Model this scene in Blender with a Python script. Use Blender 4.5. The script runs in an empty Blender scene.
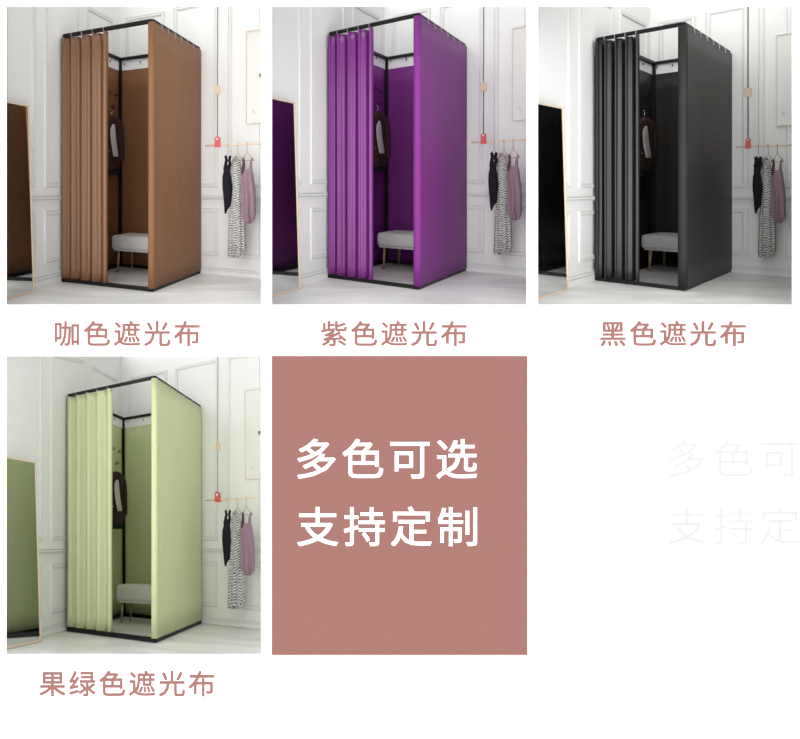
import bpy, bmesh, math, random
from mathutils import Vector, Matrix
random.seed(7)
S = bpy.context.scene
COL = S.collection
F, CX, CY = 520.0, 134.0, 184.9          # lens in pixels and principal point of the 800x739 frame
EYE = 0.785                               # eye height over the floor of the upper rooms
PI = math.pi

# ------------------------------------------------------------------ materials
def lin(c):
    return tuple(((v/255)/12.92 if v/255 <= 0.04045 else ((v/255+0.055)/1.055)**2.4) for v in c)+(1,)

MATS = {}
def mat(name, rgb, rough=0.6, metal=0.0, noise=None, bump=None, sheen=0.0, spec=0.5):
    if name in MATS: return MATS[name]
    m = bpy.data.materials.new(name); m.use_nodes = True
    nt = m.node_tree; b = nt.nodes['Principled BSDF']
    b.inputs['Roughness'].default_value = rough; b.inputs['Metallic'].default_value = metal
    b.inputs['Specular IOR Level'].default_value = spec
    b.inputs['Sheen Weight'].default_value = sheen
    b.inputs['Base Color'].default_value = lin(rgb)
    if noise:
        rgb2, scale, stretch, detail = noise
        tc = nt.nodes.new('ShaderNodeTexCoord'); mp = nt.nodes.new('ShaderNodeMapping')
        mp.inputs['Scale'].default_value = stretch
        n = nt.nodes.new('ShaderNodeTexNoise'); n.inputs['Scale'].default_value = scale; n.inputs['Detail'].default_value = detail
        r = nt.nodes.new('ShaderNodeValToRGB')
        r.color_ramp.elements[0].position = 0.35; r.color_ramp.elements[1].position = 0.68
        r.color_ramp.elements[0].color = lin(rgb); r.color_ramp.elements[1].color = lin(rgb2)
        nt.links.new(tc.outputs['Object'], mp.inputs['Vector']); nt.links.new(mp.outputs['Vector'], n.inputs['Vector'])
        nt.links.new(n.outputs['Fac'], r.inputs['Fac']); nt.links.new(r.outputs['Color'], b.inputs['Base Color'])
    if bump:
        scale, strength, stretch = bump
        tc = nt.nodes.new('ShaderNodeTexCoord'); mp = nt.nodes.new('ShaderNodeMapping')
        mp.inputs['Scale'].default_value = stretch
        n = nt.nodes.new('ShaderNodeTexNoise'); n.inputs['Scale'].default_value = scale
        bp = nt.nodes.new('ShaderNodeBump'); bp.inputs['Strength'].default_value = strength; bp.inputs['Distance'].default_value = 0.004
        nt.links.new(tc.outputs['Object'], mp.inputs['Vector']); nt.links.new(mp.outputs['Vector'], n.inputs['Vector'])
        nt.links.new(n.outputs['Fac'], bp.inputs['Height']); nt.links.new(bp.outputs['Normal'], b.inputs['Normal'])
    MATS[name] = m
    return m

BOARD = mat('board_white', (254, 254, 254), 0.9, spec=0.1)
WALL = mat('plaster_white', (231, 232, 230), 0.8, spec=0.2)
FLOOR = mat('pale_stone_floor', (214, 214, 212), 0.45, noise=((242, 242, 240), 1.6, (1.0, 2.6, 1.0), 5.0), spec=0.3)
BLACKM = mat('black_metal', (13, 13, 13), 0.5, spec=0.3)
CHROME = mat('chrome', (200, 200, 205), 0.25, 1.0)
BAND = mat('white_tape', (238, 238, 240), 0.8, spec=0.2)
WOOD = mat('light_wood', (218, 198, 174), 0.6, noise=((228, 210, 188), 9.0, (1, 1, 8), 3.0))
PALEWOOD = mat('pale_frame_wood', (222, 212, 198), 0.6)
GOLD = mat('brass_leg', (176, 146, 110), 0.4, 0.6)
SEAT = mat('seat_fabric', (214, 212, 209), 0.9, noise=((226, 224, 221), 60.0, (1, 1, 1), 2.0), bump=(220, 0.3, (1, 1, 1)), sheen=0.2, spec=0.1)
MIRROR = mat('mirror_glass', (222, 224, 222), 0.02, 1.0)
ROSE = mat('rose_paint', (135, 94, 88), 0.85, spec=0.1)
CAPTION = mat('rose_lettering', (142, 98, 92), 0.85, spec=0.1)
WHITE = mat('white_lettering', (255, 255, 255), 0.85, spec=0.1)
GHOST = mat('off_white_lettering', (182, 182, 182), 0.9, spec=0.1)
JACKET = mat('maroon_wool', (70, 52, 48), 0.95, bump=(90, 0.4, (1, 1, 1)), spec=0.1)
SHIRT = mat('grey_white_cotton', (206, 202, 204), 0.9, spec=0.1)
DARKCLOTH = mat('dark_cloth', (38, 40, 40), 0.95, spec=0.1)
BLACKTOP = mat('black_knit', (34, 32, 38), 0.95, bump=(60, 0.5, (1, 1, 1)), spec=0.1)
MAUVE = mat('mauve_satin', (136, 110, 123), 0.6, spec=0.3, sheen=0.2)
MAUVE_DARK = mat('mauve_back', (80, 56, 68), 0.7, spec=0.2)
RED = mat('red_bracket', (205, 84, 84), 0.5)
BEIGE = mat('beige_clamp', (214, 190, 160), 0.5)
ROPE = mat('grey_cord', (120, 118, 116), 0.6)
PAPER = mat('art_paper', (226, 225, 222), 0.9, spec=0.1)
INK = mat('ink_mark', (70, 68, 66), 0.8)
INKPALE = mat('pale_ink_mark', (196, 194, 190), 0.8)

def stripes():
    m = bpy.data.materials.new('striped_knit'); m.use_nodes = True
    nt = m.node_tree; b = nt.nodes['Principled BSDF']; b.inputs['Roughness'].default_value = 0.9
    tc = nt.nodes.new('ShaderNodeTexCoord')
    w = nt.nodes.new('ShaderNodeTexWave'); w.wave_type = 'BANDS'; w.bands_direction = 'Z'
    w.inputs['Scale'].default_value = 19.0; w.inputs['Distortion'].default_value = 3.0; w.inputs['Detail'].default_value = 1.0; w.inputs['Detail Scale'].default_value = 4.0
    r = nt.nodes.new('ShaderNodeValToRGB')
    r.color_ramp.elements[0].position = 0.32; r.color_ramp.elements[0].color = lin((96, 94, 94))
    r.color_ramp.elements[1].position = 0.52; r.color_ramp.elements[1].color = lin((200, 200, 196))
    mpn = nt.nodes.new('ShaderNodeMapping'); mpn.inputs['Rotation'].default_value = (.45, .45, 0)
    nt.links.new(tc.outputs['Object'], mpn.inputs['Vector']); nt.links.new(mpn.outputs['Vector'], w.inputs['Vector']); nt.links.new(w.outputs['Fac'], r.inputs['Fac'])
    nt.links.new(r.outputs['Color'], b.inputs['Base Color'])
    return m
STRIPE = stripes()

# ------------------------------------------------------------------ mesh helpers
class MB:
    """collects shapes, builds ONE mesh object"""
    def __init__(s): s.v = []; s.f = []; s.smooth = []
    def add(s, vs, fs, smooth=False):
        n = len(s.v); s.v += [Vector(p) for p in vs]
        s.f += [tuple(n+i for i in f) for f in fs]; s.smooth += [smooth]*len(fs)
        return s
    def beam(s, p, q, wa, wb=None, side=None):
        """square section bar from p to q"""
        wb = wb or wa; p = Vector(p); q = Vector(q); d = (q-p).normalized()
        a = Vector(side) if side is not None else (Vector((0, 0, 1)) if abs(d.z) < 0.9 else Vector((1, 0, 0)))
        a = (a - d*a.dot(d)).normalized(); b = d.cross(a)
        vs = []
        for e in (p, q):
            for i, j in ((-1, -1), (1, -1), (1, 1), (-1, 1)): vs.append(e+a*(i*wa/2)+b*(j*wb/2))
        return s.add(vs, [(3, 2, 1, 0), (4, 5, 6, 7), (0, 1, 5, 4), (1, 2, 6, 5), (2, 3, 7, 6), (3, 0, 4, 7)])
    def tube(s, pts, r, n=10, closed=False):
        pts = [Vector(p) for p in pts]; rs = r if isinstance(r, (list, tuple)) else [r]*len(pts)
        m = len(pts); vs = []; fs = []; prev = None
        for i, p in enumerate(pts):
            d = (pts[(i+1) % m]-pts[i-1]) if closed else (pts[min(i+1, m-1)]-pts[max(i-1, 0)])
            d.normalize()
            if prev is None: a = Vector((0, 0, 1)) if abs(d.z) < 0.9 else Vector((1, 0, 0))
            else: a = prev
            a = (a-d*a.dot(d)).normalized(); prev = a; b = d.cross(a)
            for k in range(n):
                t = 2*PI*k/n; vs.append(p+(a*math.cos(t)+b*math.sin(t))*rs[i])
        for i in range(m if closed else m-1):
            for k in range(n):
                j = (i+1) % m
                fs.append((i*n+k, i*n+(k+1) % n, j*n+(k+1) % n, j*n+k))
        if not closed:
            fs.append(tuple(range(n-1, -1, -1))); fs.append(tuple((m-1)*n+k for k in range(n)))
        return s.add(vs, fs, True)
    def grid(s, rows, closed=False, smooth=True):
        n = len(rows[0]); vs = [p for r in rows for p in r]; fs = []
        for i in range(len(rows)-1):
            for k in range(n if closed else n-1):
                fs.append((i*n+k, i*n+(k+1) % n, (i+1)*n+(k+1) % n, (i+1)*n+k))
        return s.add(vs, fs, smooth)
    def loft(s, rings):
        n = len(rings[0]); s.grid(rings, True)
        return s.add(rings[0]+rings[-1], [tuple(range(n-1, -1, -1)), tuple(range(n, 2*n))], True)
    def slab(s, poly, off):
        """polygon (list of points) thickened by vector off"""
        n = len(poly); off = Vector(off); vs = [Vector(p) for p in poly]+[Vector(p)+off for p in poly]
        fs = [tuple(range(n)), tuple(range(2*n-1, n-1, -1))]+[(i, i+n, (i+1) % n+n, (i+1) % n) for i in range(n)]
        return s.add(vs, fs)
    def build(s, name, m, parent=None, base=(0, 0, 0), world=None, bevel=0.0, solid=0.0, sub=0):
        me = bpy.data.meshes.new(name); b = Vector(base)
        me.from_pydata([tuple(v-b) for v in s.v], [], s.f); me.update()
        bm = bmesh.new(); bm.from_mesh(me); bmesh.ops.recalc_face_normals(bm, faces=bm.faces); bm.to_mesh(me); bm.free()
        me.polygons.foreach_set('use_smooth', s.smooth)
        me.materials.append(m)
        o = bpy.data.objects.new(name, me); COL.objects.link(o)
        if parent is not None: o.parent = parent
        elif world is not None: o.matrix_world = world @ Matrix.Translation(b)
        else: o.location = b
        if solid:
            md = o.modifiers.new('t', 'SOLIDIFY'); md.thickness = solid; md.offset = 0
        if bevel:
            md = o.modifiers.new('b', 'BEVEL'); md.width = bevel; md.segments = 3; md.limit_method = 'ANGLE'
        if sub:
            md = o.modifiers.new('s', 'SUBSURF'); md.levels = sub; md.render_levels = sub
        return o

def tag(o, label, cat, group=None, kind=None):
    if label: o['label'] = label
    if cat: o['category'] = cat
    if group: o['group'] = group
    if kind: o['kind'] = kind
    return o
def structure(o, label, cat):
    return tag(o, label, cat, kind='structure')

# camera space (x right, y down, z forward) -> world
def cw(x, y, z): return Vector((x, z, EYE-y))
EYEPT = Vector((0, 0, EYE))
def img_ray(px, py): return Vector(((px-CX)/F, 1.0, -(py-CY)/F))

# canonical picture coordinates (one room) -> frame pixels
def mp(k, x, y):
    if k == 0: return x, y+3.2
    if k == 1: return x+266, y
    if k == 2: return (x-153)*.98+684.8, (y-12.8)*.98+20
    return (x-153)*.9655+155.5, (y-12.8)*.9655+375.3

CANON = dict(LT=(61.8, 32.3), CT=(153, 12.8), RT=(200, 44), LB=(61.8, 278), CB=(153.2, 290.2), RB=(200, 270.2), BT=(119.3, 57.2), BB=(120.2, 261.9))
ROOMS = [  # yaw, pitch, booth width, depth, height, front corner in camera space
 (0.50826, 0.0, 0.8322, 0.9266, 2.0050, (0.1391, 0.7850, 3.8074)),
 (0.80426, 0.0, 0.7075, 1.2683, 2.0753, (2.1306, 0.7850, 3.8873)),
 (0.99544, 0.0, 0.5148, 1.5772, 1.9916, (4.0655, 0.7850, 3.8363)),
 (0.42928, -0.60433, 0.8934, 1.2356, 1.9424, (0.1882, 3.5582, 4.0643))]
VL, VR = (-644.0, 182.6), (408.0, 182.6)
def toward(vp, x0, y0, x): return y0+(vp[1]-y0)*(x-x0)/(vp[0]-x0)

class Room:
    def __init__(s, k):
        s.k = k
        yaw, pitch, s.w, s.d, s.h, O = ROOMS[k]
        c, n = math.cos(yaw), math.sin(yaw); cp, sp = math.cos(pitch), math.sin(pitch)
        def R(x, y, z):                                     # yaw then pitch, camera space
            x, y, z = c*x+n*z, y, -n*x+c*z
            return (x, cp*y-sp*z, sp*y+cp*z)
        ax = [cw(*R(*v))-EYEPT for v in ((1, 0, 0), (0, 0, 1), (0, -1, 0))]
        M = Matrix((ax[0], ax[1], ax[2])).transposed().to_4x4(); M.translation = cw(*O)
        s.M = M; s.Mi = M.inverted(); s.eye = s.Mi @ EYEPT; s.R3 = s.Mi.to_3x3()
    def ray(s, x, y): return (s.R3 @ img_ray(*mp(s.k, x, y))).normalized()
    def on(s, x, y, p, n):
        r = s.ray(x, y); return s.eye+r*((Vector(p)-s.eye).dot(n)/r.dot(n))
    def floor(s, x, y): return s.on(x, y, (0, 0, 0), Vector((0, 0, 1)))
    def facing(s, x, y, P):
        """point on the upright plane through P that faces the eye"""
        n = Vector((s.eye.x-P.x, s.eye.y-P.y, 0)).normalized(); return s.on(x, y, P, n)
    def px(s, P):
        q = s.M @ Vector(P)-EYEPT; X, Y = CX+F*q.x/q.y, CY-F*q.z/q.y
        a = mp(s.k, 0, 0); b = mp(s.k, 1, 1); return (X-a[0])/(b[0]-a[0]), (Y-a[1])/(b[1]-a[1])

# ------------------------------------------------------------------ display wall with its four openings
ZB, TB = 3.30, 0.004
def bpt(px, py, y=ZB): return Vector(((px-CX)/F*ZB, y, EYE-(py-CY)/F*ZB))
OPEN = [(6.6, 6.6, 261.2, 304.8), (272, 6.6, 526.9, 304.8), (538, 6.6, 792.7, 304.8), (6.4, 356.2, 261.2, 654.5)]
xs = sorted({-260, 1060} | {o[0] for o in OPEN} | {o[2] for o in OPEN}); ys = sorted({-200, 900} | {o[1] for o in OPEN} | {o[3] for o in OPEN})
def hole(i, j):
    if not (0 <= i < len(xs)-1 and 0 <= j < len(ys)-1): return True
    a, b = (xs[i]+xs[i+1])/2, (ys[j]+ys[j+1])/2
    return any(o[0] < a < o[2] and o[1] < b < o[3] for o in OPEN)
wb = MB()
for i in range(len(xs)-1):
    for j in range(len(ys)-1):
        if hole(i, j): continue
        q = [bpt(xs[i], ys[j]), bpt(xs[i+1], ys[j]), bpt(xs[i+1], ys[j+1]), bpt(xs[i], ys[j+1])]
        r = [p+Vector((0, TB, 0)) for p in q]
        wb.add(q, [(0, 1, 2, 3)]); wb.add(r, [(3, 2, 1, 0)])
        for a, b, di, dj in ((0, 1, 0, -1), (1, 2, 1, 0), (2, 3, 0, 1), (3, 0, -1, 0)):
            if hole(i+di, j+dj): wb.add([q[a], q[b], r[b], r[a]], [(0, 1, 2, 3)])
me_o = wb.build('wall_front', BOARD)
bm = bmesh.new(); bm.from_mesh(me_o.data); bmesh.ops.remove_doubles(bm, verts=bm.verts, dist=1e-5); bmesh.ops.recalc_face_normals(bm, faces=bm.faces); bm.to_mesh(me_o.data); bm.free()
structure(me_o, 'flat white display wall with four rectangular openings onto small rooms', 'wall')

def lettering_line(text, x0, x1, yt, yb, m, name, y, parent=None, weight=0.0):
    """raised characters, letter-spaced, filling the pixel box on the wall face; weight thickens the strokes"""
    def glyph(c):
        cu = bpy.data.curves.new('c', 'FONT'); cu.body = c; cu.extrude = 0.03; cu.resolution_u = 3
        o = bpy.data.objects.new('c', cu); COL.objects.link(o); bpy.context.view_layer.update()
        me = bpy.data.meshes.new_from_object(o.evaluated_get(bpy.context.evaluated_depsgraph_get()))
        v = [tuple(q.co) for q in me.vertices]; f = [tuple(p.vertices) for p in me.polygons]
        bpy.data.objects.remove(o); bpy.data.curves.remove(cu); bpy.data.meshes.remove(me)
        return v, f
    a = glyph('口'); b = glyph('口口')
    em = max(v[0] for v in b[0])-max(v[0] for v in a[0])
    allv = []; allf = []
    for i, c in enumerate(text):
        v, f = glyph(c)
        sh = [(0, 0)] if not weight else [(weight*math.cos(t), weight*math.sin(t)) for t in [PI/4+PI/2*q for q in range(4)]]
        for q, (dx, dy) in enumerate(sh):
            n = len(allv)
            allv += [(p[0]+i*em*1.085+dx, p[1]+dy, (p[2] > 0), q) for p in v]; allf += [tuple(n+z for z in t) for t in f]
    X = [p[0] for p in allv]; Y = [p[1] for p in allv]; a, b, c, d = min(X), max(X), min(Y), max(Y)
    base = bpt((x0+x1)/2, yb); base.y = y
    vs = []
    for p in allv:
        w_ = bpt(x0+(p[0]-a)/(b-a)*(x1-x0), yb-(p[1]-c)/(d-c)*(yb-yt))
        vs.append(Vector((w_.x, y-((0.002+p[3]*.00008) if p[2] else 0.0), w_.z))-base)
    me = bpy.data.meshes.new(name); me.from_pydata(vs, [], allf); me.materials.append(m)
    t = bpy.data.objects.new(name, me); COL.objects.link(t)
    if parent is not None: t.parent = parent; t.location = base-parent.location
    else: t.location = base
    return t
for txt, x0, x1, yt, yb, cname in (('咖色遮光布', 54.7, 199.8, 320.8, 346.3, 'brown'), ('紫色遮光布', 321.0, 466.5, 320.8, 346.3, 'purple'),
                                   ('黑色遮光布', 600.0, 745.5, 320.8, 346.3, 'black'), ('果绿色遮光布', 39.3, 214.3, 670.6, 696.3, 'green')):
    tag(lettering_line(txt, x0, x1, yt, yb, CAPTION, 'caption_lettering', ZB-0.0002, None, .017),
        'rose lettering reading %s on the white wall under the %s booth' % (txt, cname), 'lettering', 'captions under the openings')
# rose sign
rp = MB(); q = [bpt(271.8, 356.0), bpt(527, 356.0), bpt(527, 654.5), bpt(271.8, 654.5)]
rp.slab([p-Vector((0, .0042, 0)) for p in q], (0, .004, 0))
rs = rp.build('rose_sign', ROSE, base=bpt(399, 654.5)-Vector((0, .0042, 0)))
tag(rs, 'square dusty rose sign with two lines of white lettering 多色可选 支持定制', 'sign')
for txt, yt, yb in (('多色可选', 438.3, 478.2), ('支持定制', 506.0, 545.6)):
    lettering_line(txt, 297.1, 476.4, yt, yb, WHITE, 'lettering', ZB-0.0044, rs, .010)
for txt, yt, yb, lab in (('多色可', 439.5, 477.2, 'upper row of barely visible off-white lettering 多色可 on the blank wall area'), ('支持定', 506.5, 544.5, 'lower row of barely visible off-white lettering 支持定 on the blank wall area')):
    tag(lettering_line(txt, 667.5, 799.0, yt, yb, GHOST, 'faint_lettering', ZB-0.0002, None, 0), lab, 'lettering', 'faint lettering on the blank wall area')

# floor shared by the three upper rooms
fl = MB(); fl.slab([(-1.1, ZB+TB+.002, 0), (6.2, ZB+TB+.002, 0), (9.0, 6.3, 0), (-1.9, 6.3, 0)], (0, 0, -0.015))
structure(fl.build('floor', FLOOR), 'pale grey stone floor under the brown, purple and black booths', 'floor')

# ------------------------------------------------------------------ one room
NAMES = ['brown', 'purple', 'black', 'green']
FAB = [((127, 88, 60), (130, 91, 63)), ((120, 44, 126), (123, 47, 129)), ((42, 40, 38), (44, 42, 40)), ((196, 205, 158), (199, 208, 161))]

def lerp(a, b, t): return a+(b-a)*t

def room(k):
    r = Room(k); col = NAMES[k]; U = Vector((0, 0, 1))
    place = ['room with the brown booth', 'room with the purple booth', 'room with the black booth', 'room with the green booth'][k]
    fab = mat(col+'_fabric', FAB[k][0], 0.5, noise=(FAB[k][1], 12.0, (1, 1, 0.1), 2.0), sheen=0.0, spec=0.2)
    sat = mat(col+'_satin', FAB[k][0], 0.33, spec=0.6)
    w, d, h = r.w, r.d, r.h
    C = {'LB': (-w, 0, 0), 'CB': (0, 0, 0), 'RB': (0, d, 0), 'BB': (-w, d, 0), 'LT': (-w, 0, h), 'CT': (0, 0, h), 'RT': (0, d, h), 'BT': (-w, d, h)}
    if k == 3:
        for n in C:
            z = h if n[1] == 'T' else 0
            C[n] = r.on(*CANON[n], (0, 0, z), U)
    C = {n: Vector(p) for n, p in C.items()}
    def B(u, v, t):
        b = lerp(lerp(C['LB'], C['CB'], u), lerp(C['BB'], C['RB'], u), v)
        a = lerp(lerp(C['LT'], C['CT'], u), lerp(C['BT'], C['RT'], u), v)
        return lerp(b, a, t)
    fx = ((C['CB']-C['LB']).normalized()); fy = ((C['RB']-C['CB']).normalized())
    outF = U.cross(fx)*-1; outF = -fy if outF.dot(fy) > 0 else outF           # out of the front
    outF = Vector((fx.y, -fx.x, 0)).normalized()
    outR = Vector((fy.y, -fy.x, 0)).normalized()
    H = C['CT'].z; T = 0.028
    # ---------- walls
    def wallplane(b0, b1, t0, t1):
        e = (C[b1]-C[b0]); up = (C[t0]+C[t1]-C[b0]-C[b1])/2
        n = e.cross(up).normalized(); ctr = (C['CB']+C['BB'])/2
        if n.dot(ctr-C[b0]) < 0: n = -n                                       # towards the room
        off = min(n.dot(C[q]-C[b0]) for q in (b0, b1, t0, t1))
        return C[b0]+n*(off-0.018), n
    lp, ln = wallplane('LB', 'BB', 'LT', 'BT'); bp_, bn = wallplane('BB', 'RB', 'BT', 'RT')
    L = lambda x, y: r.on(x, y, lp, ln)
    Rr = lambda x, y: r.on(x, y, bp_, bn)
    dl = ln.cross(bn).normalized()                                            # direction of the room's corner
    if dl.z < 0: dl = -dl
    cdir = dl
    # corner on the floor
    A = Matrix((ln, bn, U)); cor = A.inverted() @ Vector((ln.dot(lp), bn.dot(bp_), 0))
    ztop = 2.62
    corT = cor+cdir*(ztop/cdir.z)
    def floorpt(P, n, x):                                                     # point of a wall's foot at picture column x
        lo, hi = 150.0, 420.0
        for _ in range(50):
            m = (lo+hi)/2
            if r.on(x, m, P, n).z > 0: lo = m
            else: hi = m
        return r.on(x, (lo+hi)/2, P, n)
    XL, XR = (2.6, 2.6, .4, -7)[k], 264.6
    fL = floorpt(lp, ln, XL); fR = floorpt(bp_, bn, XR)
    YT = -11.5
    if k == 3:
        cT = r.on(r.px(corT)[0], YT, lp, ln)
        pl = [cor, fL, L(XL, YT), cT]; pr = [cor, fR, Rr(XR, YT), cT]
    else:
        tL = fL+U*ztop; tR = fR+U*ztop
        pl = [cor, fL, tL, corT]; pr = [cor, fR, tR, corT]
    wl = structure(MB().slab(pl, -ln*0.03).build('wall_left', WALL, world=r.M), 'white panelled wall left of the %s booth, mirror leaning before it' % col, 'wall')
    wr = structure(MB().slab(pr, -bn*0.03).build('wall_right', WALL, world=r.M), 'white panelled wall right of the %s booth, behind the clothes rail' % col, 'wall')
    # mouldings: a frame of two small beads and a hollow
    prof = [(0, 0), (.004, .009), (.006, .009), (.0062, .0003), (.0122, .0003), (.0124, .009), (.026, .009), (.0262, .0003), (.0322, .0003), (.0324, .009), (.0345, .009), (.0385, 0)]
    def frame(proj, n, vp, xl, xr, yt, xt, yb, xb, wall, m=WALL):
        q = [(xl, toward(vp, xt, yt, xl)), (xr, toward(vp, xt, yt, xr)), (xr, toward(vp, xb, yb, xr)), (xl, toward(vp, xb, yb, xl))]
        if k == 3: q = [(a, max(b, YT+1)) for a, b in q]
        P = [proj(*a) for a in q]
        if k < 3:                                                             # true rectangle on the wall
            zt = (P[0].z+P[1].z)/2; zb = (P[2].z+P[3].z)/2
            if zt > ztop-.12: zt = ztop-.12
            e0 = (P[0]+P[3])/2; e1 = (P[1]+P[2])/2
            P = [Vector((e0.x, e0.y, zt)), Vector((e1.x, e1.y, zt)), Vector((e1.x, e1.y, zb)), Vector((e0.x, e0.y, zb))]
        rows = []
        for s_, hgt in prof:
            row = []
            for i in range(4):
                a = (P[(i+1) % 4]-P[i]).normalized(); b = (P[i-1]-P[i]).normalized()
                sn = max(0.3, a.cross(b).length)
                row.append(P[i]+(a+b)*(s_/sn)+n*(hgt+0.0004))
            rows.append(row)
        MB().grid(rows, True, False).build('panel_moulding', m, wall)
    def strip(proj, n, vp, x0, x1, ya, xa, yb, xb, wall, hs, name):
        P = [proj(x0, toward(vp, xa, ya, x0)), proj(x1, toward(vp, xa, ya, x1)), proj(x1, toward(vp, xb, yb, x1)), proj(x0, toward(vp, xb, yb, x0))]
        if name == 'baseboard':                                               # stands on the floor
            for i, j in ((3, 0), (2, 1)): P[i] = P[i]-U*(P[i].z-0.0)
        rows = []
        for t, hh in hs:
            rows.append([lerp(P[0], P[3], t)+n*hh, lerp(P[1], P[2], t)+n*hh])
        MB().grid(rows, False, False).build(name, WALL, wall)
    xc = r.px(cor+U)[0]
    for xl, xr, in ((XL+.9, 35.2), (44.3, 78.5), (86, 113.5)):
        frame(L, ln, VR, xl, xr, -2.6, 77.9, 184.2, 44.3, wl)
        frame(L, ln, VR, xl, xr, 207.8, 44.3, 260.4, 44.6, wl)
    for xl, xr in ((126.2, 165), (173.8, 218.6), (228.0, 263.6)):
        frame(Rr, bn, VL, xl, xr, 5.2, 173.8, 184.2, 203, wr)
        frame(Rr, bn, VL, xl, xr, 205.4, 218.8, 253.3, 218.8, wr)
    rail = [(0, 0.0), (0.0, .018), (.12, .020), (.14, .002), (.26, .002), (.28, .018), (.70, .018), (.72, .002), (.84, .002), (.86, .020), (1, .018), (1, 0)]
    strip(L, ln, VR, XL+.7, xc-.3, 193.0, 35, 197.4, 35, wl, rail, 'chair_rail')
    strip(Rr, bn, VL, xc+.3, 264.3, 192.4, 210, 196.0, 210, wr, rail, 'chair_rail')
    bs = [(0, 0), (0, .010), (.05, .012), (.055, .001), (.11, .001), (.115, .012), (.33, .012), (.335, .001), (.39, .001), (.395, .014), (1, .014)]
    strip(L, ln, VR, XL+.7, xc-.3, 274.0, 35.7, 290, 35.7, wl, bs, 'baseboard')
    strip(Rr, bn, VL, xc+.3, 264.3, 262.6, 201.4, 275, 201.4, wr, bs, 'baseboard')
    # partitions beside the room, seen edge-on from the lens
    if k != 3:
        def part(px_img, depth, name, lab):
            a = cw((px_img-CX)/F*(ZB+TB+.004), 0, ZB+TB+.004); b = cw((px_img-CX)/F*depth, 0, depth)
            a.z = b.z = 0.002; s_ = (b-a).normalized().cross(U)*0.006
            MBp = MB().slab([a-s_, b-s_, b+s_, a+s_], (0, 0, 2.6))
            structure(MBp.build(name, WALL), lab, 'wall')
        pr_w = r.M @ fR; pl_w = r.M @ fL
        if k == 0: part(0.6, pl_w.y-.02, 'wall_side', 'narrow white side wall left of the mirror beside the brown booth')
        nx = [266.6, 532.4, 797.2][k]
        part(nx, pr_w.y-.02, 'wall_side', ['narrow white side wall between brown and purple rooms', 'narrow white side wall between purple and black rooms', 'narrow white side wall right of the black room'][k])
    else:
        # floor of the lower room
        q = [r.floor(-1, 309.5), r.floor(268, 309.5), fR+(fR-cor)*0.02-bn*.02, cor-bn*.03-ln*.03, fL+(fL-cor)*0.02-ln*.02]
        structure(MB().slab(q, (0, 0, -0.015)).build('floor', FLOOR, world=r.M), 'pale grey stone floor under the green booth', 'floor')
    # ---------- booth
    root = bpy.data.objects.new('fitting_booth', None); COL.objects.link(root)
    root.empty_display_size = .1
    root.matrix_world = r.M
    tag(root, '%s fabric fitting booth with black metal frame, front curtain half drawn' % col, 'fitting booth', 'fitting booths in four fabric colours')
    K = MB()
    ins = T/2
    def I(u, v, t, dz=0.0):                                                   # frame centreline, inset by half the tube
        p = B(u, v, t); p = p+fx*(ins if u < .5 else -ins)+fy*(ins if v < .5 else -ins); p.z += dz; return p
    for (u, v) in ((0, 0), (1, 0), (0, 1), (1, 1)):
        MB().beam(I(u, v, 0, .001), I(u, v, 1, -T), T, T, fx).build('frame_post', BLACKM, root, bevel=.002)
    for (a, b) in (((0, 0), (1, 0)), ((1, 0), (1, 1)), ((1, 1), (0, 1)), ((0, 1), (0, 0))):
        MB().beam(I(*a, 0, T/2+.001), I(*b, 0, T/2+.001), T, T, U).build('base_rail', BLACKM, root, bevel=.002)
        MB().beam(I(*a, 1, -T/2), I(*b, 1, -T/2), T, T, U).build('top_rail', BLACKM, root, bevel=.002)
    # side curtain: right side with its roll around the front post
    W = (C['CB']-C['LB']).length; D = (C['RB']-C['CB']).length
    def sheet(path, z0, z1, name, amp=0.0, n=1):
        rows = []
        for i in range(13):
            t = i/12; rows.append([p0(lerp(z0, z1, t)) for p0 in path])
        return MB().grid(rows).build(name, fab, root, solid=.002)
    def pp(u, v, off, seed=0):                                                # path point: function of height
        def f(z):
            q = B(u, v, z/H); return Vector((q.x+off.x, q.y+off.y, z))
        return f
    o1 = 0.006
    path = [pp(1-.036/W, 0, outF*0.001), pp(1-.034/W, 0, outF*.010), pp(1-.024/W, 0, outF*.017), pp(1-.010/W, 0, outF*.017+outR*0), pp(1, 0, outF*.013+outR*.006), pp(1, .006/D, outF*.004+outR*.013),
            pp(1, .016/D, outR*.014), pp(1, .028/D, outR*.008)]
    for i in range(40):
        v = (.034+(D-.034)*i/39)/D
        path.append(pp(1, v, outR*(.0055+.0005*math.sin(i*.9)*math.sin(i*.37+k))))
    path.append(pp(1, 1, outR*.003-fy*-.003))
    sc_ = sheet(path, T*0.95, H-T*.9, 'side_curtain')
    # curtains on the two wall sides, below a white header tape
    zt = H-T-.095
    sheet([pp(0, (i+.5)/40.5*.98+.01, fx*(.006+.0012*math.sin(i*.8))) for i in range(40)], T, zt, 'side_curtain')
    sheet([pp((i+.5)/40.5*.98+.01, 1, -fy*(.006+.0012*math.sin(i*.7+1))) for i in range(40)], T, zt, 'back_curtain')
    for pth in ([pp(0, .02, fx*.005), pp(0, .98, fx*.005)], [pp(.02, 1, -fy*.005), pp(.98, 1, -fy*.005)]):
        rows = [[p0(z) for p0 in pth] for z in (zt-.004, H-T+.002)]
        MB().grid(rows, smooth=False).build('header_tape', BAND, root, solid=.0015)
    nrm = {0: fx, 1: -fy}
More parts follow.
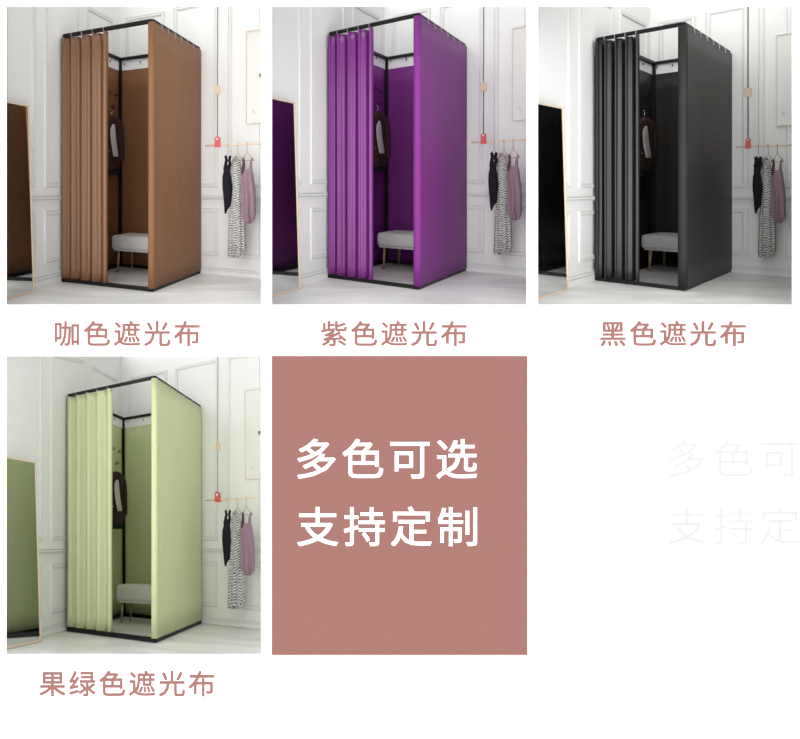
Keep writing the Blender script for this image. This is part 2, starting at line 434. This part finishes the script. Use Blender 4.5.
    for side, xs_ in ((0, (109.8,)), (1, (124.6, 140.5))):
        for x in xs_:
            pt, nn = (B(0, .5, 1), fx) if side == 0 else (B(.5, 1, 1), -fy)
            y = {109.8: 58.3, 124.6: 61.4, 140.5: 59.4}[x]
            P = r.on(x, y, pt+nn*.012, nn)
            m = MB(); m.tube([P+nn*.0+Vector((0, 0, .014)), P+nn*.008+Vector((0, 0, .004)), P+nn*.004-Vector((0, 0, .01))], .004, 8)
            m.build('curtain_hook', BLACKM, root)
    # front curtain with pleats
    def uf(x, t=.5):
        lo, hi = -.2, 1.2
        for _ in range(40):
            m_ = (lo+hi)/2
            if r.px(B(m_, 0, t)+outF*.012)[0] < x: lo = m_
            else: hi = m_
        return lo*W
    ridges = [63.0, 71.0, 81.6, 92.2, 103.2]
    s0 = .007; xsR = [uf(a) for a in ridges]; s1 = uf(106.0)
    amp = .050
    prof2 = [(0, 0.0), (.07, -.03), (.14, .08), (.22, .26), (.34, .33), (.48, .36), (.60, .46), (.70, .74), (.79, 1.0), (.87, 1.02), (.93, .80), (.975, .30)]
    pts = [(s0+.004, .42), (s0, .25), (s0, .10)]
    for i, a in enumerate(xsR):
        nxt = xsR[i+1] if i < 4 else None
        if nxt is None:
            pts += [(a-.001, 0), (a+(s1-a)*.6, .04), (s1, .35), (s1-.004, .8)]
        else:
            for t, y in prof2:
                if y < .9: y2 = y
                else: y2 = y
                pts.append((a+(nxt-a)*t, y2))
    # smooth resample (Catmull-Rom)
    fine = []
    for i in range(len(pts)-1):
        p0 = pts[max(i-1, 0)]; p1 = pts[i]; p2 = pts[i+1]; p3 = pts[min(i+2, len(pts)-1)]
        for j in range(4):
            t = j/4
            cr = lambda a, b, c_, e: .5*((2*b)+(-a+c_)*t+(2*a-5*b+4*c_-e)*t*t+(-a+3*b-3*c_+e)*t**3)
            fine.append((cr(p0[0], p1[0], p2[0], p3[0]), cr(p0[1], p1[1], p2[1], p3[1])))
    fine.append(pts[-1])
    rows = []
    NZ = 24
    for iz in range(NZ+1):
        t = iz/NZ; row = []
        for (s_, y_) in fine:
            zt2 = H-T-.004-.012*min(1, max(0, y_)*1.6)
            z = lerp(T+.004, zt2, t)
            wob = .0016*math.sin(t*5+s_*30+k)
            a2 = amp*(0.82+.18*t)
            P = B(s_/W, 0, z/H)
            P = Vector((P.x, P.y, z))+outF*(.012-a2*y_+wob)
            row.append(P)
        rows.append(row)
    fc = MB().grid(rows).build('front_curtain', sat, root, solid=.0018)
    def ring(P, axis, rad, tb):
        a = Vector(axis).normalized(); b = U.cross(a).normalized(); c_ = a.cross(b)
        return [P+(b*math.cos(t)+c_*math.sin(t))*rad for t in [2*PI*i/20 for i in range(20)]]
    for x in (70.4, 81.0, 91.7, 102.8):
        s_ = uf(x, .98); P = B(s_/W, 0, 1)+fy*ins; P.z = H-T/2-.005
        MB().tube(ring(P, fx, .0210, .001), .0022, 6, True).build('curtain_ring', CHROME, fc)
    for x in (160.8, 167.3, 173.8, 180.3, 186.3, 192.5):
        P = r.on(x, 60, C['CB'], outR); v = (P-C['CB']).dot(fy)/D
        P = B(1, v, 1)-outR*(ins); P.z = H-T/2-.006
        m = MB().tube(ring(P, fy, .0220, .001), .0022, 6, True)
        Q = P+outR*.0245; m.tube([Q, Q+Vector((0, 0, -.012)), Q+Vector((0, 0, -.030))+fy*.004, Q+Vector((0, 0, -.036))-fy*.003], .0026, 6)
        m.build('curtain_ring', CHROME, sc_)
    # coat hooks on the left inner side
    inL = C['LB']+fx*.03
    hk = [(109.4, 89.0), (116.3, 91.8), (113.5, 104.0)]
    hooks = []
    for (x, y) in hk:
        P = r.on(x, y, inL, fx); hooks.append(P)
        m = MB(); w0 = P-fx*.022
        m.tube([w0, w0+fx*.005], .010, 12)
        m.tube([w0, P+fx*.0-U*.010, P+fx*.016-U*.006, P+fx*.022+U*.006], [.004, .004, .004, .006], 8)
        m.tube([w0+U*.003, P-fx*.005+U*.012, P+fx*.002+U*.022], [.0035, .0035, .005], 8)
        m.build('coat_hook', BLACKM, root)
    # ---------- bench
    la = r.floor(119.5, 269.6); lb_ = r.floor(133.2, 265.0)
    dep = min((lb_-la).dot(fy), .42 if k == 0 else .5)
    by = la.y; seat_x0 = max(la.x-.07, C['BB'].x+.045, C['LB'].x+.04)
    length = min(.62*1, C['CB'].x-.05-seat_x0)
    zs0 = r.on(125, 247.0, la-fy*.03, fy).z; zs1 = zs0+.125
    bx0, bx1, by0 = seat_x0, seat_x0+length, by-.035
    by1 = min(by+dep+.035, C['BB'].y-.035, C['RB'].y-.03)
    base = Vector(((bx0+bx1)/2, (by0+by1)/2, 0))
    be = bpy.data.objects.new('bench', None); COL.objects.link(be); be.matrix_world = r.M @ Matrix.Translation(base)
    tag(be, 'light grey upholstered bench on slim legs inside the %s booth' % col, 'bench', 'upholstered benches inside the booths')
    m = MB(); rows = []
    nx_, ny_ = 14, 8
    def seatz(a, b): return zs1+.010*(1-(2*a-1)**4)*(1-(2*b-1)**4)
    m.beam(Vector((bx0, (by0+by1)/2, (zs0+zs1)/2)), Vector((bx1, (by0+by1)/2, (zs0+zs1)/2)), (zs1-zs0), by1-by0, U)
    st = m.build('seat', SEAT, be, base=base, bevel=.028)
    st.modifiers['b'].segments = 5
    for p in st.data.polygons: p.use_smooth = True
    m = MB(); zz = zs0+.012; rr = .004
    c4 = [(bx0, by0), (bx1, by0), (bx1, by1), (bx0, by1)]
    m.beam((bx0+.02, (by0+by1)/2, zs0-.006), (bx1-.02, (by0+by1)/2, zs0-.006), .012, by1-by0-.04, U)
    m.build('seat_frame', SEAT, be, base=base)
    for (x, y) in ((bx0+.06, by0+.04), (bx1-.06, by0+.04), (bx0+.06, by1-.04), (bx1-.06, by1-.04)):
        dx = -.008 if x < base.x else .008; dy = -.008 if y < base.y else .008
        MB().tube([(x, y, zs0-.012), (x+dx, y+dy, .001)], [.013, .008], 12).build('leg', GOLD, be, base=base)
    # ---------- jacket on its hanger, flat to the left side
    hang = hooks[2]; JX = C['LB'].x+.075
    def J(x, y, off=0.0): return r.on(x, y, Vector((JX+off, 0, 0)), Vector((1, 0, 0)))
    hp = hooks[2]+fx*.035
    top = J(110.5, 105.6); topz = top.z
    ctr = J(111.5, 113.0)
    m = MB()
    shL, shR = J(107.8, 116.6), J(115.4, 116.3)
    hk_pts = [Vector((JX, ctr.y+math.sin(t)*.018, ctr.z+.055+math.cos(t)*.018)) for t in [PI*1.05*(1-i/10)-.1 for i in range(11)]]
    m.tube([Vector((JX, ctr.y, ctr.z+.005)), Vector((JX, ctr.y, ctr.z+.037))], .0028, 6)
    m.tube([Vector((JX, ctr.y+.018*math.cos(a), ctr.z+.055+.018*math.sin(a))) for a in [-PI/2+i*PI*1.45/10 for i in range(11)]], .0028, 6)
    m.tube([shL, lerp(shL, ctr, .5)+U*.004, ctr, lerp(shR, ctr, .5)+U*.004, shR], .006, 8)
    m.tube([shL, shR], .004, 8)
    hg = m.build('clothes_hanger', CHROME, base=ctr, world=r.M)
    tag(hg, 'metal clothes hanger holding the maroon jacket inside the %s booth' % col, 'hanger', 'hangers inside the booths')
    def loft_rows(rows_px, proj, thick, axis_n, nseg=28, ripple=0.0, rn=5, seed=0, open_bottom=False):
        rings = []
        N = len(rows_px)
        for i, (y, xl, xr_) in enumerate(rows_px):  # each row: height, left, right
            a = proj(xl, y); b = proj(xr_, y); c_ = (a+b)/2; hw = (b-a)/2
            th = thick[i] if isinstance(thick, (list, tuple)) else thick
            ring_ = []
            for j in range(nseg):
                t = 2*PI*j/nseg
                rp_ = 1+ripple*math.sin(rn*t+seed+i*.25)*(i/(N-1))
                ring_.append(c_+hw*math.cos(t)*(1+.3*(rp_-1))+axis_n*(math.sin(t)*th*rp_))
            rings.append(ring_)
        return rings
    # jacket body
    body = [(112.4, 109.6, 113.8), (114.2, 107.2, 116.4), (116.4, 104.2, 118.8), (122, 103.6, 118.9), (130, 103.9, 118.4), (140, 104.0, 118.4), (150, 103.8, 118.8), (158, 103.4, 119.4), (164.0, 103.4, 119.6), (166.5, 104, 119.2)]
    jb = bpy.data.objects.new('jacket', None); COL.objects.link(jb); jbase = J(112, 165); jb.matrix_world = r.M @ Matrix.Translation(jbase)
    tag(jb, 'dark maroon jacket worn open over a white shirt, hanging inside the %s booth' % col, 'jacket', 'maroon jackets inside the booths')
    rings = loft_rows(body, lambda x, y: J(x, y), [.018, .03, .038, .045, .046, .046, .047, .047, .045, .03], fx, ripple=.12, rn=6)
    MB().grid(rings, True).build('body', JACKET, jb, base=jbase)
    for (xa, xb) in ((118.9, 121.6), (104.1, 101.6)):
        sl = [(115.9, xa-1.0, xa+.5), (118.5, xa-1.3, xa+1.5), (124, xa-.7+(xb-xa)*.4, xa+1.9+(xb-xa)*.4), (134, xb-1.9, xb+1.3), (146, xb-1.6, xb+1.6), (156.5, xb-1.1, xb+1.7), (157.5, xb-.9, xb+1.5)]
        MB().loft(loft_rows(sl, lambda x, y: J(x, y, .012), [.012, .022, .026, .026, .024, .022, .018], fx, nseg=16, ripple=.15, rn=3)).build('sleeve', JACKET, jb, base=jbase)
    def patch(pxs, off, th, name, mt, parent, base_):
        P = [J(x, y, off) for x, y in pxs]
        return MB().slab(P, fx*th).build(name, mt, parent, base=base_, bevel=.002)
    patch([(113.6, 115), (115.6, 118.5), (117.2, 131), (116.2, 121)], .047, .006, 'lapel', JACKET, jb, jbase)
    patch([(109.2, 115), (108.2, 118), (107.6, 130), (109.6, 122)], .047, .006, 'lapel', JACKET, jb, jbase)
    P = J(109.0, 148.5, .052)
    MB().tube([P, P+fx*.006], .008, 10).build('button', CHROME, jb, base=jbase)
    shb = J(114, 153, .05)
    sh = MB(); rr2 = [(121.0, 112.6, 114.6), (125, 110.6, 115.2), (131, 110.4, 115.6), (138, 110.9, 116.2), (145, 112.0, 117.2), (151.5, 113.2, 118.2), (153.3, 113.6, 118.2)]
    sh.loft(loft_rows(rr2, lambda x, y: J(x, y, .068), [.004, .008, .010, .011, .012, .012, .008], fx, nseg=16, ripple=.1))
    tag(sh.build('shirt', SHIRT, base=shb, world=r.M), 'greyish white shirt showing in the open jacket inside the %s booth' % col, 'shirt', 'white shirts under the jackets')
    dk = MB(); rr3 = [(160, 107.4, 118.4), (165, 107.0, 119.2), (169, 107.2, 119.2), (172, 108.0, 118.2)]
    dk.loft(loft_rows(rr3, lambda x, y: J(x, y, .0), [.02, .024, .026, .02], fx, nseg=24, ripple=.15, rn=7))
    tag(dk.build('dark_skirt', DARKCLOTH, base=J(112, 172), world=r.M), 'dark skirt hem below the maroon jacket inside the %s booth' % col, 'skirt', 'dark skirts below the jackets')
    # ---------- floor mirror
    tgt = B(.80, 0, 0)+Vector((0, 0, .03)); tgt = tgt+fy*.02
    foot = r.floor(33.6, 289.0)
    Mp = foot+U*.08
    for _ in range(4):
        n = ((tgt-Mp).normalized()+(r.eye-Mp).normalized()).normalized()
        Mp = r.on(18, 279, foot, n)
    yaw_ = math.atan2(n.y, n.x); lean_ = math.asin(max(0.0, min(.12, n.z))); yw = math.atan2(ln.y, ln.x)
    lim = [1.6, 2.6, -.6, -8][k]
    def quad(ya, le):
        n = Vector((math.cos(ya)*math.cos(le), math.sin(ya)*math.cos(le), math.sin(le)))
        e = n.cross(U).normalized()
        if e.dot(fy) < 0: e = -e
        TR = r.on(28.3, 104.0, foot, n); out = []
        for P in (foot, TR):
            lo, hi = 0, 2.0
            for _ in range(40):
                m_ = (lo+hi)/2
                if r.px(P-e*m_)[0] > lim: lo = m_
                else: hi = m_
            out.append(P-e*lo)
        return n, [foot, TR, out[1], out[0]]
    def clear(c_, n): return min((p-n*.03-lp).dot(ln) for p in c_) > .014
    while lean_ > 0.02:
        n, corners = quad(yaw_, lean_)
        if clear([corners[0], corners[1]], n): break
        lean_ -= .003
    for q_ in range(200):
        n, corners = quad(yaw_, lean_)
        if clear(corners, n): break
        yaw_ += (yw-yaw_)*.03
    for q_ in range(60):
        n, corners = quad(yaw_, lean_)
        if clear(corners, n): break
        lean_ -= .002
    foot, TRm, TLm, BLm = corners
    mo = bpy.data.objects.new('floor_mirror', None); COL.objects.link(mo); mb0 = (foot+BLm)/2; mo.matrix_world = r.M @ Matrix.Translation(mb0)
    tag(mo, 'tall leaning floor mirror with thin pale wood frame reflecting the %s booth' % col, 'mirror', 'floor mirrors leaning left of the booths')
    fw = .014
    m = MB()
    for a, b in ((foot, TRm), (TRm, TLm), (TLm, BLm), (BLm, foot)):
        dr = (b-a).normalized(); m.beam(a+U*.008-dr*.006, b+U*.008+dr*.006, .016, .012, n)
    m.build('mirror_frame', WOOD, mo, base=mb0, bevel=.002)
    cc = (foot+TRm+TLm+BLm)/4
    MB().slab([lerp(q, cc, .004)+U*.008+n*.002 for q in corners], -n*.006).build('mirror_glass', MIRROR, mo, base=mb0)
    # ---------- hanging clothes rail in front of the right wall
    rp0 = bp_+bn*.24
    RL = lambda x, y: r.on(x, y, rp0, bn)
    a = RL(205.2, 142.6); bq = RL(264.2, 140.9); bq.z = a.z
    a2 = r.px(a)
    drop = RL(217.6, 140); drop.z = a.z
    rb = bpy.data.objects.new('hanging_clothes_rail', None); COL.objects.link(rb); rb.matrix_world = r.M @ Matrix.Translation(drop)
    tag(rb, 'pale wooden clothes rail with red bracket hanging right of the %s booth' % col, 'clothes rail', 'hanging clothes rails right of the booths')
    MB().tube([a, bq], .0075, 12).build('rod', WOOD, rb, base=drop)
    if k == 3:                                                                # tied under the floor slab above
        wa_, wb2 = (r.M @ drop).z, (r.M @ (drop+U)).z
        topc = RL(217.6, -9); wb2 = (r.M @ topc).z
        topc = drop+(topc-drop)*((-.017-wa_)/(wb2-wa_))
    else: topc = drop+U*(2.4-drop.z)
    m = MB().tube([drop+U*.03, topc], .0042, 8)
    m.build('cord', ROPE, rb, base=drop)
    wq = topc-bn*(topc-bp_).dot(bn)
    if k < 3: MB().tube([topc, lerp(topc, wq, .96)], .008, 8).build('wall_arm', BLACKM, rb, base=drop)
    q1, q2 = RL(217.6, 82.3), RL(217.6, 91.2)
    ex = (bq-a).normalized()
    MB().beam(q1, q2, .042, .024, ex).build('clamp', BEIGE, rb, base=drop, bevel=.004)
    # red bracket: rounded top, slot and a saddle over the rod
    m = MB(); zt3, zb3 = RL(217.6, 133.2).z, RL(217.6, 144).z; hw = (RL(220.4, 140)-RL(214.6, 140)).length/2
    prf = []
    for i in range(9):
        t = PI*i/8; prf.append((math.cos(t)*hw*.86, zt3-hw*.86+math.sin(t)*hw*.86))
    prf += [(-hw*.86, lerp(zt3, zb3, .6)), (-hw, lerp(zt3, zb3, .7)), (-hw, zb3), (hw, zb3), (hw, lerp(zt3, zb3, .7)), (hw*.86, lerp(zt3, zb3, .6))]
    poly = [Vector((drop.x, drop.y, 0))+ex*x+U*z+bn*.013 for x, z in prf]
    m.slab(poly, -bn*.026)
    m.build('bracket', RED, rb, base=drop, bevel=.003)
    sl_ = MB().tube([Vector((drop.x, drop.y, zt3-hw*.9))+bn*.0145, Vector((drop.x, drop.y, zt3-hw*.9))+bn*.0125], hw*.36, 12)
    sl_.build('bracket_hole', WALL, rb, base=drop)
    # ---------- hangers and garments
    gspec = [(228.3, 150.0, 224.6, 231.2, 153.6, 'black top'), (238.0, 149.4, 233.4, 242.2, 157.2, 'long striped skirt'), (247.3, 149.2, 242.0, 254.0, 157.4, 'mauve tank top')]
    anchors = []
    for gi, (xa, ya, xl, xr_, ys_, what) in enumerate(gspec):
        top = RL(xa, 141); top.z = a.z
        Pj = lambda x, y, top=top: r.facing(x, y, top)
        ap = Pj(xa, ya); wl_, wr_ = Pj(xl, ys_), Pj(xr_, ys_)
        hd = (wr_-wl_).normalized(); hd.z = 0; hd.normalize()
        m = MB()
        # hook over the rod
        cn = Vector((ap.x, ap.y, a.z+.003)); bside = Vector(bn)
        m.tube([ap, Vector((ap.x, ap.y, a.z-.022))]+[Vector((top.x, top.y, a.z))+(bside*math.cos(t)+U*math.sin(t))*.0125 for t in [-PI/2+PI*1.3*i/9 for i in range(10)]], .0022, 6)
        m.tube([wl_, ap, wr_], .003, 6)
        m.tube([wl_, wr_], .0025, 6)
        hgo = m.build('clothes_hanger', GOLD if gi else CHROME, base=ap, world=r.M)
        tag(hgo, 'thin metal hanger carrying the %s right of the %s booth' % (what, col), 'hanger', 'hangers on the wooden clothes rails')
        anchors.append((Pj, Vector((r.eye.x-top.x, r.eye.y-top.y, 0)).normalized(), top))
    # black top: two straps, ragged body with pointed hem
    Pj, nn, top = anchors[0]
    off0 = nn*.0
    bk = bpy.data.objects.new('black_top', None); COL.objects.link(bk); b0 = Pj(227, 205); bk.matrix_world = r.M @ Matrix.Translation(b0)
    tag(bk, 'black camisole top with pointed hem, first garment on the rail right of the %s booth' % col, 'top', 'black tops on the clothes rails')
    rws = [(161.5, 224.4, 230.6), (165, 223.2, 231.0), (168, 223.6, 230.2), (173.5, 222.4, 231.0), (180, 222.2, 231.8), (185, 222.4, 232.4), (192, 223.0, 231.6), (198, 223.6, 231.0), (202.5, 224.0, 230.6), (206, 224.2, 227.6), (210.6, 224.8, 226.0)]
    MB().loft(loft_rows(rws, Pj, [.012, .022, .026, .03, .034, .036, .034, .032, .028, .018, .006], nn, nseg=40, ripple=.45, rn=5, seed=k)).build('body', BLACKTOP, bk, base=b0)
    for (x0, x1, x2) in ((225.4, 226.6, 225.2), (230.4, 229.4, 230.2)):
        MB().tube([Pj(x0, 152.6)+nn*.016, Pj(x1, 157)+nn*.016, Pj(x2, 163)+nn*.008], [.010, .013, .012], 8).build('strap', BLACKTOP, bk, base=b0)
    # striped skirt
    Pj, nn, top = anchors[1]
    rws = [(152.8, 233.6, 237.4), (158, 231.6, 240.4), (170, 231.0, 242.2), (185, 230.6, 243.6), (200, 230.0, 244.6), (215, 229.2, 245.2), (230, 228.6, 245.6), (242, 228.2, 245.8), (249, 228.0, 245.6), (253, 228.2, 243.0), (255.2, 228.8, 237.6)]
    Pb = lambda x, y: Pj(x, y)-nn*.05
    ok = MB().loft(loft_rows(rws, Pb, [.02, .03, .036, .04, .043, .046, .048, .05, .05, .046, .034], nn, nseg=48, ripple=.35, rn=9, seed=1))
    tag(ok.build('striped_skirt', STRIPE, base=Pb(238, 255), world=r.M), 'long grey and white striped dress, middle garment on the rail right of the %s booth' % col, 'dress', 'striped dresses on the clothes rails')
    # mauve tank top
    Pj, nn, top = anchors[2]
    tk = bpy.data.objects.new('mauve_tank_top', None); COL.objects.link(tk); b0 = Pj(248, 218); tk.matrix_world = r.M @ Matrix.Translation(b0)
    tag(tk, 'mauve satin tank top, last garment on the rail right of the %s booth' % col, 'tank top', 'mauve tank tops on the clothes rails')
    rws = [(166, 243.0, 252.0), (170, 241.8, 253.2), (176, 240.6, 253.8), (186, 241.2, 255.2), (196, 241.6, 255.6), (205, 241.4, 255.6), (211, 241.0, 255.4), (215, 242.6, 255.0), (218.2, 245.0, 253.6), (220, 247.0, 251.5)]
    MB().loft(loft_rows(rws, lambda x, y: Pj(x, y)+nn*.01, [.012, .028, .036, .042, .044, .044, .042, .038, .03, .014], nn, nseg=48, ripple=.55, rn=6, seed=2)).build('body', MAUVE, tk, base=b0)
    for (x0, x1, x2, mt) in ((243.4, 243.6, 243.0, MAUVE_DARK), (251.8, 250.6, 250.4, MAUVE)):
        S2 = [(154.6, x0-.7, x0+.9), (160, x1-1.2, x1+1.5), (166, x2-1.6, x2+1.9), (171, x2-1.6, x2+2.2)]
        MB().loft(loft_rows(S2, lambda x, y: Pj(x, y)+nn*.012, [.006, .010, .014, .016], nn, nseg=14)).build('strap', mt, tk, base=b0)
    # ---------- framed picture at the right
    PW = lambda x, y: r.on(x, y, bp_+bn*.004, bn)
    f0, f1 = PW(246.2, 29.0), PW(247.2, 120.6)
    xa_ = (f0+f1)/2; zt4, zb4 = f0.z, f1.z
    e1 = PW(264.0, 75); exw = Vector((bn.y, -bn.x, 0)).normalized()
    if exw.x < 0: exw = -exw
    wid = (e1-xa_).dot(exw)
    pf = bpy.data.objects.new('framed_picture', None); COL.objects.link(pf); pb = Vector((xa_.x, xa_.y, zb4)); pf.matrix_world = r.M @ Matrix.Translation(pb)
    tag(pf, 'tall pale picture in a thin beige frame on the wall right of the %s booth' % col, 'picture', 'framed pictures on the right hand walls')
    upw = (f0-f1); 
    c0 = Vector(f1) if k == 3 else Vector((xa_.x, xa_.y, zb4)); c3 = Vector(f0) if k == 3 else Vector((xa_.x, xa_.y, zt4))
    c1 = c0+exw*wid; c2 = c3+exw*wid
    if k == 3:
        c1 = PW(264.0, 120.0); c2 = PW(264.0, 27.2)
    m = MB()
    for p, q in ((c0, c1), (c1, c2), (c2, c3), (c3, c0)): m.beam(p+bn*.011, q+bn*.011, .022, .007, bn)
    m.build('picture_frame', PALEWOOD, pf, base=pb)
    MB().slab([p+bn*.012 for p in (c0, c1, c2, c3)], -bn*.006).build('print', PAPER, pf, base=pb)
    PP = lambda x, y: r.on(x, y, bp_+bn*.0175, bn)
    m = MB().tube([PP(252.0, 109.0), PP(253.2, 107.0), PP(254.6, 108.2), PP(253.4, 110.2), PP(256, 109.6)], .0018, 6)
    m.build('drawing', INKPALE, pf, base=pb)
    if k in (0, 3):
        MB().tube([PP(259.6, 71.6), PP(260.4, 71.0), PP(261.4, 71.2), PP(261.2, 73.6), PP(260.0, 73.4)], .006, 8, True).build('drawing', INK, pf, base=pb)
    # ---------- added fill lamp, out of view above the opening
    def area(loc, tgt_, sx_, sy_, power, name):
        ld = bpy.data.lights.new(name, 'AREA'); ld.shape = 'RECTANGLE'; ld.size = sx_; ld.size_y = sy_; ld.energy = power; ld.color = (1, .985, .97)
        o = bpy.data.objects.new(name, ld); COL.objects.link(o)
        lw, tw = Vector(loc), Vector(tgt_); o.location = lw
        o.rotation_euler = (tw-lw).to_track_quat('-Z', 'Y').to_euler()
        return o
    xm = [134, 400, 665, 134][k]
    boothc = r.M @ Vector(((C['CB']+C['LB'])/2+U*.9))
    if k < 3:
        zc = 3.75; loc = cw((xm+(60, -60, 95)[k]-CX)/F*zc, -2.1, zc)
        area(loc, r.M @ ((fL if k == 0 else fR)+U*.3), 1.0, .6, LP[k], 'fill_light')
    else:
        zc = 3.62; loc = cw((xm+30-CX)/F*zc, (331-CY)/F*zc, zc)
        area(loc, boothc+Vector((.1, 0, 0)), 1.3, .2, LP[k], 'fill_light')
    return r
LP = [3.5, 2.5, 8, 6]
for k in range(4): room(k)

# ------------------------------------------------------------------ world, sun, camera
wd = bpy.data.worlds.new('World'); S.world = wd; wd.use_nodes = True
wd.node_tree.nodes['Background'].inputs['Color'].default_value = (1, 1, 1, 1)
# invented surround: brighter from left and front, to even out the room walls
_n = wd.node_tree; _tc = _n.nodes.new('ShaderNodeTexCoord'); _sx = _n.nodes.new('ShaderNodeVectorMath'); _sx.operation = 'DOT_PRODUCT'; _sx.inputs[1].default_value = (-.88, -.44, -.17); _mr = _n.nodes.new('ShaderNodeMapRange')
_n.links.new(_tc.outputs['Generated'], _sx.inputs[0]); _n.links.new(_sx.outputs['Value'], _mr.inputs['Value'])
_mr.inputs['From Min'].default_value = -0.2; _mr.inputs['From Max'].default_value = 0.95
_mr.inputs['To Min'].default_value = 0.70; _mr.inputs['To Max'].default_value = 3.1
_n.links.new(_mr.outputs['Result'], _n.nodes['Background'].inputs['Strength'])
sl = bpy.data.lights.new('sun', 'SUN'); sl.energy = 0.5; sl.angle = math.radians(60)
so = bpy.data.objects.new('sun', sl); COL.objects.link(so); so.location = (3, -4, 6)
so.rotation_euler = Vector((.55, 1.0, -.25)).to_track_quat('-Z', 'Y').to_euler()

cd = bpy.data.cameras.new('camera'); co = bpy.data.objects.new('camera', cd); COL.objects.link(co)
cd.sensor_fit = 'HORIZONTAL'; cd.sensor_width = 36; cd.lens = F*36/800
cd.shift_x = (400-CX)/800; cd.shift_y = -(369.5-CY)/800
cd.clip_start = .05; cd.clip_end = 100
co.location = EYEPT; co.rotation_euler = (PI/2, 0, 0)
S.camera = co
S.view_settings.view_transform = 'Standard'; S.view_settings.look = 'None'
S.view_settings.exposure = 0.0; S.view_settings.gamma = 1; S.view_settings.use_curve_mapping = False
S.cycles.max_bounces = 10; S.cycles.diffuse_bounces = 6
S.cycles.use_denoising = True
